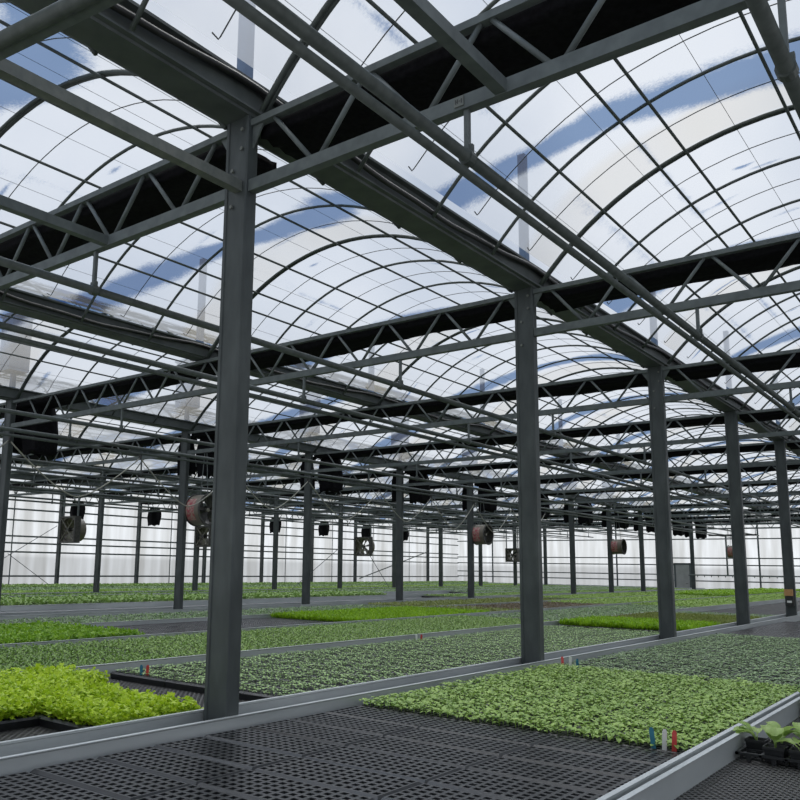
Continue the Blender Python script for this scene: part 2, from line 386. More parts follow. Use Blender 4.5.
# bows (curved pipes), purlins, battens and wires of the visible bays
bow_spots = []
for bi, (xl, xr, nm) in enumerate(BAYS[:7]):
    n = 30 if bi < 2 else 20
    bw = MB(); p = arc_pts(xl, xr, n, 4.2); bw.tube([(x - xl, 0, z) for x, z in p], .0145, 8)
    dbl = MB(); dbl.tube([(x - xl, 0, z) for x, z in p], .0155, 8); dbl.tube([(x - xl, .034, z) for x, z in p], .0145, 8)
    me1 = bw.mesh('roof_bow', [M['pipe']], True); me2 = dbl.mesh('roof_bow', [M['pipe']], True)
    first, last = (-2, 48)
    for j in range(first, last):
        y = Y0 + .915 * j
        if y > YB - .1 or y < -.7 + (-xl) * .35: continue
        bow_spots.append((math.hypot((xl + xr) / 2, y), bi, y, me2 if j % 4 == 0 else me1, xl, nm, j % 4 == 0))
bow_spots.sort(key=lambda t: t[0])
rest = MB()
for i, (dd, bi, y, me, xl, nm, db) in enumerate(bow_spots):
    if i < 300:
        o = link('roof_bow', me, None, (xl, y, 0))
        kind = 'doubled arched roof bow holding a film joint over the ' if db else 'single thin arched pipe bow under the film of the '
        tag(o, 'dark ' + kind + nm, 'roof bow', ('doubled' if db else 'single') + ' roof bows of the ' + nm)
    else:
        p = arc_pts(BAYS[bi][0], BAYS[bi][1], 12, 4.2); rest.tube([(x, y, z) for x, z in p], .0145, 5)
if rest.v: tag(rest.build('roof_bows', 'pipe'), 'farthest arched roof bows over the back of the greenhouse', 'roof bow', None, 'stuff')

PURL = {0: [-1.48, -.98, -.76, 0, .76, 1.26, 1.5]}
for bi, (xl, xr, nm) in enumerate(BAYS[:7]):
    c, hw, R, zc = bay_arc(xl, xr)
    for off in PURL.get(bi, [-1.5, -1.26, -.76, 0, .76, 1.26, 1.5] if bi < 3 else [-1.2, -.6, 0, .6, 1.2]):
        z = zc + math.sqrt(R * R - off * off) - .027
        t = MB(); t.tube([(0, YF + 1.2, 0), (0, YB - .05, 0)], .0125, 7)
        o = t.build('purlin', 'pipe', None, (c + off, 0, z), 0, True)
        side = 'along the crown' if abs(off) < .1 else ('%s right of the crown' if off > 0 else '%s left of the crown') % \
            {.76: 'first', 1.26: 'second', 1.5: 'third', .98: 'second', 1.48: 'third', .6: 'first', 1.2: 'second'}[round(abs(off), 2)]
        tag(o, 'straight purlin pipe %s of the %s' % (side, nm), 'purlin', 'purlins of the ' + nm)
    if bi < 4:                                             # thin film wires: lengthwise and across
        for off in (-1.72, -1.12, -.38, .38, 1.05):
            z = zc + math.sqrt(R * R - off * off) + .004
            t = MB(); t.tube([(0, YF + 1.2, 0), (0, YB - .05, 0)], .0022, 4)
            tag(t.build('film_wire', 'wire', None, (c + off, 0, z)), 'hair-thin lengthwise wire under the film of the ' + nm, 'wire', 'lengthwise film wires of the ' + nm)
        t = MB(); p = arc_pts(xl, xr, 24, 4.36, .004)
        t.tube([(p[0][0] - xl - .01, -.05, p[0][1]), (p[0][0] - xl - .015, 0, p[0][1] - .01)] + [(x - xl, 0, z) for x, z in p], .0045, 5)
        me = t.mesh('film_batten', [M['wire']])
        for j in range(-2, 22):
            y = Y0 + .915 * j + .457
            if y < -.7 + (-xl) * .35: continue
            tag(link('film_batten', me, None, (xl, y, 0)), 'thin bent wire arch between two bows of the ' + nm, 'wire', 'thin wire arches of the ' + nm)

# gutters
GUT = [(-3.3, 'main column row'), (-7.83, 'middle of the span left of the main columns'), (-12.35, 'second column row'),
       (-16.3, 'middle of the span behind the second column row'), (-20.25, 'third column row'), (-24.1, 'middle of the farthest span'), (-28.1, 'left wall'),
       (1.22, 'middle of the span right of the main columns')]
prof = [(-.095, 4.18), (.095, 4.18), (.1, 4.195), (.128, 4.2), (.128, 4.212), (.102, 4.216), (.115, 4.335), (.155, 4.342), (.155, 4.36),
        (.1, 4.352), (.085, 4.225), (-.085, 4.225), (-.1, 4.352), (-.155, 4.36), (-.155, 4.342), (-.115, 4.335), (-.102, 4.216), (-.128, 4.212), (-.128, 4.2), (-.1, 4.195)]
for x, nm in GUT:
    g = MB(); pf = [(u, w) for u, w in prof]
    if x == -28.1: pf = [(u, w) for u, w in prof]
    g.extrude(pf, 'y', YF, YB - .06)
    o = g.build('roof_gutter', 'gutter', None, (x, 0, 0))
    tag(o, 'wide grey gutter along the ' + nm, 'gutter')
    if x in (-3.3, -7.83):
        for sgn in ((1,) if x == -3.3 else (1,)):
            t = MB(); pts = []
            for i in range(190):
                y = YF + .3 + i * .18; ph = ((y - Y0) % S) / S
                pts.append((.134 + .004 * math.sin(y * 3), y, 4.325 - .085 * math.sin(PI * ph) ** 1.5 + .006 * math.sin(y * 7)))
            t.tube(pts, .02, 7)
            tag(t.build('drooping_cable', 'rubber', None, (x + .012, 0, 0), 0, True), 'black cable drooping along the gutter, ' + nm, 'cable')
            w = MB()                                       # dark film edge strip tucked under the gutter lip
            for i in range(0): pass

# columns
def column_mesh(w, dep, h, name='column'):
    a, e, r = w / 2, dep / 2, .008
    g = .006
    pf = []
    for sx, sy in ((1, -1), (1, 1), (-1, 1), (-1, -1)):
        if (sx, sy) == (1, -1): pf += [(a - r, -e), (a, -e + r)]
        if (sx, sy) == (1, 1): pf += [(a, e - r), (a - r, e)]
        if (sx, sy) == (-1, 1): pf += [(-a + r, e), (-a, e - r)]
        if (sx, sy) == (-1, -1): pf += [(-a, -e + r), (-a + r, -e), (-a + .028, -e), (-a + .031, -e + g), (a - .031, -e + g), (a - .028, -e)]
    m = MB(); m.extrude(pf, 'z', 0, h); return m
cm = column_mesh(.182, .092, 4.18)
col_me = cm.mesh('column', [M['steel_col']])
bp = MB(); bp.box(-.14, .14, -.1, .1, 0, .012); base_me = bp.mesh('base_plate', [M['steel']])
bt = MB(); bt.lathe([(-.012, .0), (-.012, .012), (0, .012)], 6, 'y'); bolt_me = bt.mesh('bolt', [M['galv']])
gp = MB(); gp.add([(0, -.006, 0), (.085, -.006, .0), (0, -.006, -.13), (0, .006, 0), (.085, .006, 0), (0, .006, -.13)], [(0, 2, 1), (3, 4, 5), (0, 1, 4, 3), (1, 2, 5, 4), (2, 0, 3, 5)])
gus_me = gp.mesh('gusset_plate', [M['steel']])
def column(x, k, label, group, detail=False):
    r = empty('column', (x, colY(k), 0)); tag(r, label, 'column', group)
    link('post', col_me, r); link('base_plate', base_me, r)
    if detail:
        for zz in (3.64, 3.86, 3.98, 4.1):
            link('bolt', bolt_me, r, (-.02 if zz < 3.9 else .05, -.045, zz))
        g1 = link('gusset_plate', gus_me, r, (.091, 0, 4.12)); g2 = link('gusset_plate', gus_me, r, (-.091, 0, 4.12), PI)
    return r
ROWS = [(-3.3, 0, 'main row'), (-12.35, 1, 'second row'), (-20.25, 2, 'third row'), (-28.1, 3, 'row along the left wall')]
for x, k0, nm in ROWS:
    for k in range(k0, 12):
        if x == -3.3 and k > 8: continue
        i = k - k0
        if x == -3.3:
            lab = ['big grey steel column in the left foreground beside the bench rail', 'grey steel column at the centre of the picture, second of the main row',
                   'third grey steel column of the main row', 'fourth grey steel column of the main row', 'grey steel column with a tan box on its foot, fifth of the main row'][i] if i < 5 else ORD[i] + ' grey steel column of the main row, far right'
        else: lab = 'slim grey steel column of the %s, %s from the left end' % (nm, 'first' if i == 0 else ORD[i])
        column(x if x > -28 else -28.05, k, lab, 'columns of the ' + nm, x == -3.3 and k < 3)

# roof posts above the gutters, seen through the film
for x, ks, nm in ((-3.3, range(0, 6), 'main'), (-7.83, range(0, 7), 'middle'), (-12.35, range(1, 9), 'second')):
    for k in ks:
        r = empty('roof_post', (x, colY(k), 4.225)); i = k - ks[0]
        tag(r, 'upright post above the roof film over the %s gutter, %s one' % (nm, ORD[i]), 'post', 'posts above the %s gutter' % nm)
        p = MB(); p.box(-.035, .035, -.035, .035, 0, 1.3); p.build('post', 'blue_paint', r)
        if x == -12.35:
            p = MB(); p.box(-.17, .17, -.17, .17, .42, 1.32); p.box(-.2, .2, -.2, .2, 1.32, 1.36); p.build('vent_box', 'blue_paint', r)

# trusses
def truss(x0, x1, flip):
    w = .693; n = int((x1 - x0 - .13) / w); s0 = x0 + .14 if flip else x1 - .11 - n * w
    parts = []
    t = MB(); t.box(x0, x1, -.025, .025, 4.12, 4.16); parts.append(('top_chord', t.mesh('top_chord', [M['steel']])))
    t = MB(); t.box(x0, x1, -.028, .028, 3.715, 3.785); parts.append(('bottom_chord', t.mesh('bottom_chord', [M['steel']])))
    for i in range(n):
        xa, xb = s0 + i * w, s0 + (i + 1) * w; xm = (xa + xb) / 2
        for p, q in (((xa + .03, 0, 4.125), (xm - .03, 0, 3.78)), ((xb - .03, 0, 4.125), (xm + .03, 0, 3.78))):
            t = MB(); t.tube([p, q], .0145, 8); parts.append(('web_bar', t.mesh('web_bar', [M['steel']], True)))
    return parts
SP = [(-3.3, 5.75, 0, 'right of the main columns', 8), (-12.35, -3.3, 0, 'between the main and the second columns', 12),
      (-20.25, -12.35, 1, 'between the second and the third columns', 12), (-28.1, -20.25, 2, 'between the third columns and the left wall', 12)]
def curtain_mesh(x0, x1, seed):
    # cloth stacked flat beside the top chord: a shallow pleated slab with a ragged free edge
    rg = random.Random(seed); n = int((x1 - x0) / .07); vs = []; fs = []
    ph = [rg.uniform(0, 6.28) for _ in range(6)]; half = 9; m = 2 * half
    for i in range(n + 1):
        x = x0 + (x1 - x0) * i / n
        far = .41 + .03 * math.sin(x * 1.7 + ph[0]) + .014 * math.sin(x * 7.3 + ph[1]) + rg.uniform(-.012, .012)
        sag = .012 * math.sin(x * 2.3 + ph[2])
        for j in range(m):
            k = j if j < half else m - 1 - j; u = k / (half - 1); yy = .032 + (far - .032) * u
            pl = .011 * math.sin(u * 22 + x * .8 + ph[3])
            vs.append((x, yy, (4.062 + sag * u + pl - .01 * u if j < half else 4.135 + pl * .6)))
    for i in range(n):
        for j in range(m): fs.append((i * m + j, i * m + (j + 1) % m, (i + 1) * m + (j + 1) % m, (i + 1) * m + j))
    fs += [tuple(range(m))[::-1], tuple(n * m + j for j in range(m))]
    b = MB(); b.add(vs, fs); return b.mesh('shade_curtain', [M['cloth']], True)
for xa, xb, k0, nm, k1 in SP:
    parts = truss(xa + .091, xb - .091, xa == -3.3)
    cur = [curtain_mesh(xa + .12, xb - .12, s) for s in (1, 2, 3)]
    for k in range(k0, k1):
        r = empty('roof_truss', (0, colY(k), 0)); i = k - k0
        tag(r, 'grey lattice truss %s, %s from the front' % (nm, ORD[i] if i else 'first'), 'truss', 'roof trusses ' + nm)
        for pn, me in parts: link(pn, me, r)
        o = link('shade_curtain', cur[k % 3], None, (0, colY(k), 0))
        tag(o, 'black shade curtain along the %s truss %s' % (ORD[i] if i else 'first', nm), 'curtain', 'bunched shade curtains ' + nm)

# level braces in the first bay, and the cross beam with its pipe
for x, nm in ((-4.57, 'left of the nearest column'), (-3.27, 'bolted to the nearest column'), (-1.6, 'right of the nearest column')):
    b = MB(); b.bar((0, -.6, 0), (0, (3.065 if x == -3.27 else 3.082) , 0), .058, .062)
    tag(b.build('brace_beam', 'galv' if x == -3.27 else 'steel', None, (x, 0, 3.75)), 'square steel brace beam running overhead to the truss, ' + nm, 'beam', 'overhead brace beams')
r = empty('cross_beam', (-3.0, 1.47, 3.655)); r.rotation_euler = (0, 0, .12)
tag(r, 'steel beam and round tube crossing close overhead at the top left corner', 'beam')
b = MB(); b.box(-2.4, 2.2, .01, .06, -.005, .062); b.build('channel', 'steel', r)
b = MB(); b.tube([(-2.4, -.02, .0), (2.2, -.02, 0)], .031, 14); b.build('tube', 'pipe', r, smooth=True)

# boom rails: pipes hung under the trusses, some with a second pipe below
def rail(x, z, y0, y1, low, label, group, ks, rad=.028):
    r = empty('boom_rail', (x, 0, z)); tag(r, label, 'pipe', group)
    t = MB(); t.tube([(0, y0, 0), (0, y1, 0)], rad, 14); t.build('pipe', 'pipe', r, smooth=True)
    if low:
        t = MB(); t.tube([(-.005, y0, -.077), (-.005, y1, -.077)], .021, 10); t.build('lower_pipe', 'pipe', r, smooth=True)
    h = MB(); h.box(-.012, .012, -.012, .012, rad * .7, 3.716 - z); hm = h.mesh('hanger', [M['steel']])
    cl = MB(); cl.lathe([(-.022, rad), (-.022, rad + .009), (.022, rad + .009), (.022, rad)], 14, 'y'); cl.box(-.03, .03, -.01, .01, rad * .8, rad + .03)
    cm_ = cl.mesh('clamp', [M['pipe']])
    for k in ks:
        link('hanger', hm, r, (0, colY(k), 0)); link('clamp', cm_, r, (0, colY(k), 0))
    return r
RAILS = [(-.47, 3.40, 0, 0, .8), (-1.79, 3.48, 0, 1, .8), (-4.71, 3.44, 0, 0, .8), (-6.03, 3.44, 0, 1, .8), (-9.38, 3.42, 0, 0, .8), (-10.62, 3.41, 0, 1, .8),
         (-13.7, 3.42, 1, 0, 5), (-15.0, 3.42, 1, 1, 5), (-17.7, 3.42, 1, 0, 5), (-18.9, 3.42, 1, 1, 5), (-21.6, 3.42, 2, 0, 8), (-22.8, 3.42, 2, 0, 8)]
wh = ['thick grey pipe hanging at the top right corner', 'double pipe running overhead just right of the main columns',
      'single pipe hung left of the main columns', 'double pipe hung farther left of the main columns', 'single pipe hung in the second bay to the left',
      'double pipe hung in the second bay to the left, carrying the hose swags', 'single pipe in the first bay behind the second columns', 'double pipe in the first bay behind the second columns',
      'single pipe in the second bay behind the second columns', 'double pipe in the second bay behind the second columns', 'first single pipe in the bay behind the third columns', 'second single pipe in the bay behind the third columns']
for (x, z, k0, low, y0), lb in zip(RAILS, wh):
    rail(x, z, y0, 44.0, low, lb, 'hanging boom pipes', range(k0, 8 if x > -3.3 else 12))

# hose festoon along the double pipe
pk = [3.8, 5.84, 8.056, 10.1, 12.11, 14.47, 16.57, 18.62, 20.7, 22.8]
for i in range(len(pk) - 1):
    a, c = pk[i], pk[i + 1]; pts = []
    dep = .7 if i not in (3, 5) else .62
    for j in range(25):
        u = j / 24; pts.append((0, a + (c - a) * u + .05 * math.sin(2 * PI * u), 3.262 - dep * (1 - (2 * abs(u - .5)) ** 1.6)))
    t = MB(); t.tube(pts, .010, 7)
    o = t.build('hose_swag', 'hose', None, (-10.62, 0, 0), 0, True)
    tag(o, 'pale water hose sagging under the double pipe, %s swag from the left' % (ORD[i] if i else 'first'), 'hose', 'sagging hoses under the pipe')
    h = MB(); h.box(-.02, .02, -.015, .015, -.03, .05); h.tube([(0, 0, .05), (0, 0, .1)], .006, 5)
    tag(h.build('hose_trolley', 'black_metal', None, (-10.62, c, 3.262 - .0)), 'small black clip holding the hose at the end of its %s swag' % (ORD[i] if i else 'first'), 'clip', 'hose clips')

# black bundles of curtain hanging beside the columns
def bundle_mesh(w, dpt, h, seed):
    rg = random.Random(seed); n = 22; rows = 14; b = MB(); vs = []
    ph = [rg.uniform(0, 6.28) for _ in range(4)]
    for i in range(rows + 1):
        z = -h * i / rows
        for k in range(n):
            a = 2 * PI * k / n
            f = 1 + .13 * math.sin(5 * a + ph[0] + z * 3) + .07 * math.sin(9 * a + ph[1] - z * 5)
            g = (.78 + .22 * min(1, i / 4)) * (1 + .05 * math.sin(z * 8 + ph[2]))
            sq = lambda t: math.copysign(abs(t) ** .6, t)
            vs.append((sq(math.cos(a)) * w / 2 * f * g, sq(math.sin(a)) * dpt / 2 * f * g, z + (rg.uniform(-.07, .03) if i == rows else 0)))
    fs = [(i * n + k, (i + 1) * n + k, (i + 1) * n + (k + 1) % n, i * n + (k + 1) % n) for i in range(rows) for k in range(n)]
    fs += [tuple(range(n)), tuple(rows * n + k for k in range(n))[::-1]]
    b.add(vs, fs); return b.mesh('curtain_bundle', [M['cloth']], True)
bw1, bw2, bw3 = bundle_mesh(.46, .42, .78, 1), bundle_mesh(.2, .34, .62, 2), bundle_mesh(.45, .4, .72, 5)
for k in range(1, 12):
    i = k - 1; od = 'first' if i == 0 else ORD[i]
    tag(link('curtain_bundle', bw1, None, (-11.98, colY(k) + .34, 4.12)), 'wide black curtain bundle right of the %s column of the second row' % od, 'curtain', 'wide curtain bundles')
    tag(link('curtain_bundle', bw2, None, (-12.62, colY(k) + .28, 4.02)), 'narrow black curtain bundle left of the %s column of the second row' % od, 'curtain', 'narrow curtain bundles')
for k in range(4, 11):
    tag(link('curtain_bundle', bw3, None, (-27.6, colY(k) + .4, 3.95)), 'black curtain bundle hanging beside the %s column at the left wall' % ORD[k - 3], 'curtain', 'curtain bundles at the left wall')

# ------------------------------------------------------------------ fans
def drum_fan(loc, label, R=.285, ln=.38, top=3.715):
    r = empty('circulation_fan', loc); tag(r, label, 'fan', 'round circulation fans')
    b = MB(); b.lathe([(-ln / 2, R), (ln / 2, R), (ln / 2, R - .012), (-ln / 2, R - .012), (-ln / 2, R)], 40, 'x'); b.build('drum', 'drum', r, smooth=False)
    b = MB(); b.lathe([(-ln / 2 + .01, R - .013), (-ln / 2 + .01, R - .018), (ln / 2 - .01, R - .018), (ln / 2 - .01, R - .013)], 40, 'x'); b.build('liner', 'fan_dark', r)
    for s, n_ in ((-1, 0), (1, 1)):
        b = MB(); b.lathe([(s * ln / 2 - .012, R), (s * ln / 2 - .012, R + .02), (s * ln / 2 + .012, R + .02), (s * ln / 2 + .012, R - .014), (s * ln / 2 - .012, R - .014), (s * ln / 2 - .012, R)], 40, 'x'); b.build('rim', 'fan_dark', r)
    b = MB(); b.lathe([(-.1, 0), (-.1, .075), (.06, .075), (.08, .05), (.08, 0)], 18, 'x'); mo = b.build('motor', 'fan_dark', r)
    b = MB(); b.lathe([(.08, 0), (.08, .045), (.13, .04), (.14, 0)], 14, 'x'); b.build('hub', 'fan_metal', mo)
    for q in range(5):
        a = 2 * PI * q / 5 + .4; b = MB(); vs = []
        for rr, ch, tw in ((.045, .07, .9), (.15, .12, .7), (R - .035, .15, .5)):
            cdir = Vector((0, math.cos(a), math.sin(a))); tan = Vector((0, -math.sin(a), math.cos(a)))
            for s in (-1, 1):
                for th in (-.004, .004):
                    vs.append(cdir * rr + tan * (s * ch / 2 * math.cos(tw)) + Vector((.1 + s * ch / 2 * math.sin(tw) + th, 0, 0)))
        fs = []
        for i in range(2):
            o_ = i * 4; fs += [(o_, o_ + 2, o_ + 6, o_ + 4), (o_ + 1, o_ + 5, o_ + 7, o_ + 3), (o_, o_ + 4, o_ + 5, o_ + 1), (o_ + 2, o_ + 3, o_ + 7, o_ + 6)]
        fs += [(0, 1, 3, 2), (8, 10, 11, 9)]
        b.add(vs, fs); b.build('blade', 'fan_dark', r)
    b = MB()
    b.bar((-.03, -R + .01, -.02), (-.03, R - .01, -.02), .03, .02); b.bar((-.03, -.02, R - .01), (-.03, -.02, -R + .01), .03, .02); b.build('motor_bracket', 'fan_dark', r)
    for s in (-1, 1):
        b = MB(); b.tube([(s * .1, 0, R), (s * .03, 0, top - loc[2] )], .008, 6); b.build('hanging_rod', 'steel', r)
    return r
drum_fan((-11.75, colY(2) , 2.62), 'round drum fan with worn red print hanging beside the nearest column')
drum_fan((-11.95, colY(5), 2.60), 'round drum fan with red print hanging left of the centre column')
drum_fan((-12.0, colY(8), 2.56), 'round drum fan hanging between the centre column and the third column', .29, .42)
drum_fan((-10.45, colY(11)+0, 2.62), 'small distant drum fan half hidden behind the fourth main column', .3, .36)

def box_fan(loc, label, w=.74, top=3.715, drum=True):
    r = empty('box_fan', loc); tag(r, label, 'fan', 'square exhaust style fans')
    h = w / 2
    b = MB()
    for s in (-1, 1): b.box(s * h - .025, s * h + .025, -.1, .1, -h - .025, h + .025)
    b.box(-h, h, -.1, .1, h - .025, h + .025); b.box(-h, h, -.1, .1, -h - .025, -h + .025); b.build('frame', 'fan_dark', r)
    b = MB(); n = 32                                        # face plate with a round opening
    R = h * .92; vs = []; fs = []
    for k in range(n):
        a = 2 * PI * k / n; cs, sn = math.cos(a), math.sin(a); q = h / max(abs(cs), abs(sn))
        vs += [(cs * R, -.06, sn * R), (cs * q, -.06, sn * q), (cs * R, .0, sn * R), (cs * q, .0, sn * q)]
    for k in range(n):
        a, c = k * 4, ((k + 1) % n) * 4; fs += [(a, c, c + 1, a + 1), (a + 2, a + 3, c + 3, c + 2), (a, a + 2, c + 2, c)]
    b.add(vs, fs); b.build('face_plate', 'fan_brown', r)
    if drum:
        b = MB(); b.lathe([(0, R), (.34, R), (.34, R - .015), (0, R - .015), (0, R)], 32, 'y'); b.build('drum', 'drum', r)
    b = MB(); b.lathe([(-.09, 0), (-.09, .06), (.06, .06), (.06, 0)], 14, 'y'); b.build('motor', 'fan_dark', r)
    for q in range(4):
        a = PI / 4 + q * PI / 2
        b = MB(); b.bar((.05 * math.cos(a), -.085, .05 * math.sin(a)), (h * 1.25 * math.cos(a), -.085, h * 1.25 * math.sin(a)), .03, .02); b.build('strut', 'fan_metal', r)
    for q in range(6):
        a = q * PI / 3 + .2; cd_ = Vector((math.cos(a), 0, math.sin(a))); tn = Vector((-math.sin(a), 0, math.cos(a)))
        b = MB(); vs = []
        for rr, chd in ((.06, .06), (R - .02, .17)):
            for s in (-1, 1):
                for th in (-.004, .004): vs.append(cd_ * rr + tn * (s * chd / 2 * .8) + Vector((0, .03 + s * chd * .25 + th, 0)))
        b.add(vs, [(0, 2, 6, 4), (1, 5, 7, 3), (0, 4, 5, 1), (2, 3, 7, 6), (0, 1, 3, 2), (4, 6, 7, 5)]); b.build('blade', 'fan_metal', r)
    for s in (-1, 1):
        b = MB(); b.box(s * h - .02, s * h + .02, -.02, .02, h, top - loc[2]); b.build('hanger', 'steel', r)
    return r
box_fan((-21.75, colY(3), 2.58), 'square fan with crossed struts and red drum hanging at the far left')
box_fan((-19.9, colY(4), 2.5), 'square fan hanging just left of the nearest column, behind the drum fan', .62)
box_fan((-21.9, colY(7), 2.5), 'square fan hanging at mid-distance left of the centre, above the bracing wires', .78)
box_fan((-20.25, colY(10)-.3, 2.35), 'dark square fan half hidden behind the centre column', .66, 3.715)

# ------------------------------------------------------------------ irrigation boom by the end wall, bracing rods, control box
r = empty('irrigation_boom', (-9.9, 40.0, 0)); tag(r, 'irrigation boom with long spray pipe before the end wall', 'boom')
b = MB(); b.box(-.72, 1.3, -.05, .05, 3.25, 3.32); b.build('trolley', 'black_metal', r)
b = MB(); b.bar((0, 0, 1.5), (0, 0, 3.25), .06, .06); b.build('mast', 'steel', r)
b = MB(); b.tube([(-1.7, 0, 1.48), (2.4, 0, 1.47)], .025, 8); sp = b.build('spray_pipe', 'steel', r)
for q in range(14):
    b = MB(); b.lathe([(0, .0), (0, .022), (-.07, .012), (-.07, 0)], 8, 'z', 0, (-1.6 + q * .3, 0, 1.46)); b.build('nozzle', 'black_metal', sp)
for q, (p, w_) in enumerate((((0, 15.4, 1.63), (0, 17.6, 2.98)), ((0, 15.7, 1.9), (0, 17.5, .74)))):
    b = MB(); b.tube([(-28.03,) + p[1:], (-28.03,) + w_[1:]], .012, 5)
    tag(b.build('bracing_rod', 'wire'), 'thin %s bracing rod on the left wall' % ('rising' if q == 0 else 'falling'), 'rod')
b = MB(); b.tube([(-20.2, 26.9, 2.1), (-20.2, 28.73, .36)], .012, 5); tag(b.build('bracing_rod', 'wire'), 'thin falling bracing rod below the mid-distance square fan', 'rod')
b = MB(); b.tube([(-20.2, 21.6, .4), (-20.2, 24.9, 2.3)], .012, 5); tag(b.build('bracing_rod', 'wire'), 'thin rising bracing rod in the third column row', 'rod')
b = MB(); b.tube([(-27.85, 36.2, 1.0), (-27.85, 43.0, 2.6)], .03, 6); tag(b.build('bracing_rod', 'galv'), 'pale slanting pipe brace near the far corner', 'rod')
r = empty('control_box', (-3.3, colY(4) - .045, 1.06)); tag(r, 'tan and black control box fixed to the fifth main column', 'control box')
b = MB(); b.box(-.08, .06, -.09, 0, .13, .25); b.build('tan_cover', 'orange', r)
b = MB(); b.box(-.07, .07, -.075, 0, -.06, .13); b.build('black_housing', 'black_metal', r)
b = MB(); b.box(-.04, .04, -.079, -.075, .0, .04); b.build('white_sticker', 'white', r)
b = MB(); b.box(-.025, .025, -.006, 0, -.025, .025); 
o = b.build('tag_plate', 'galv', None, (-1.815, Y0 - .0281, 3.755)); tag(o, 'small pale metal tag plate on the truss above the pipe hanger', 'tag')

b = MB()
for x, hh in ((-.016, .022), (-.006, .022), (.014, .022)): b.box(x - .002, x + .002, -.0075, -.006, -hh / 2, hh / 2)
b.box(-.016, -.006, -.0075, -.006, -.0015, .0015); b.box(.0, .008, -.0075, -.006, -.0015, .0015)
b.build('lettering', 'black_metal', o)

# ------------------------------------------------------------------ benches
BEN = [  # x0, x1, rail top, y start, y end, name
    (-1.112, .95, .83, .95, 46, 'bench in the right foreground'),
    (-3.20, -1.148, .832, .95, 46, 'foreground bench'),
    (-5.46, -3.405, .843, .95, 46, 'second bench behind the main columns'),
    (-7.52, -5.51, .83, .95, 46, 'third bench'),
    (-9.57, -7.555, .82, .95, 46, 'fourth bench'),
    (-11.7, -9.6, .81, .95, 46, 'fifth bench in front of the second columns'),
    (-14.5, -12.55, .80, 3, 46, 'sixth bench behind the second columns'),
    (-16.55, -14.56, .80, 5, 46, 'seventh bench'),
    (-18.55, -16.6, .80, 6, 46, 'eighth bench'),
    (-20.1, -18.6, .80, 7, 46, 'ninth bench in front of the third columns'),
    (-22.6, -20.45, .80, 8, 46, 'tenth bench behind the third columns'),
    (-24.8, -22.65, .80, 9, 46, 'eleventh bench'),
    (-27.3, -24.85, .80, 10, 46, 'twelfth bench by the left wall')]
for bi, (x0, x1, zr, ya, yb, nm) in enumerate(BEN):
    r = empty('growing_bench', ((x0 + x1) / 2, ya, 0)); w = x1 - x0; h = w / 2; ln = yb - ya; zs = zr - .105
    tag(r, 'long aluminium-edged ' + nm, 'bench', 'growing benches')
    for s in (-1, 1):
        m = MB()
        pf = [(0, zs - .03), (.012, zs - .03), (.012, zr - .01), (.02, zr - .004), (.02, zr), (-.004, zr), (-.004, zr - .01), (0, zr - .014)]
        xo = s * h; pf = [((u * -s) + xo, v) for u, v in pf]
        if s > 0: pf = pf[::-1]
        m.extrude(pf, 'y', 0, ln); m.build('side_rail', 'alu', r)
    m = MB(); m.box(-h, h, 0, .012, zs - .03, zr); m.build('end_rail', 'alu', r)
    m = MB(); m.box(-h, h, ln - .012, ln, zs - .03, zr); m.build('end_rail', 'alu', r)
    m = MB(); m.add([(-h + .012, .012, zs), (h - .012, .012, zs), (h - .012, ln - .012, zs), (-h + .012, ln - .012, zs),
                     (-h + .012, .012, zs - .004), (h - .012, .012, zs - .004), (h - .012, ln - .012, zs - .004), (-h + .012, ln - .012, zs - .004)],
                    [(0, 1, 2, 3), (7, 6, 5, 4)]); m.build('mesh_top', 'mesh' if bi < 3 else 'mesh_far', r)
    for q in range(0, int(ln / S) + 1):
        m = MB(); y = .3 + q * S
        if y > ln: break
        m.box(-h + .02, h - .02, y - .02, y + .02, zs - .05, zs - .008); m.build('cross_bar', 'galv', r)
        if bi < 4 and q < 5:
            for s in (-1, 1):
                m = MB(); m.box(s * (h - .1) - .025, s * (h - .1) + .025, y - .025, y + .025, 0, zs - .05); m.build('leg', 'galv', r)
    if bi >= 4 or ln > 20:
        for q in (0 if bi >= 4 else 5, 9):
            for s in (-1, 1):
                m = MB(); y = .3 + q * S; m.box(s * (h - .1) - .025, s * (h - .1) + .025, y - .025, y + .025, 0, zs - .05); m.build('leg', 'galv', r)

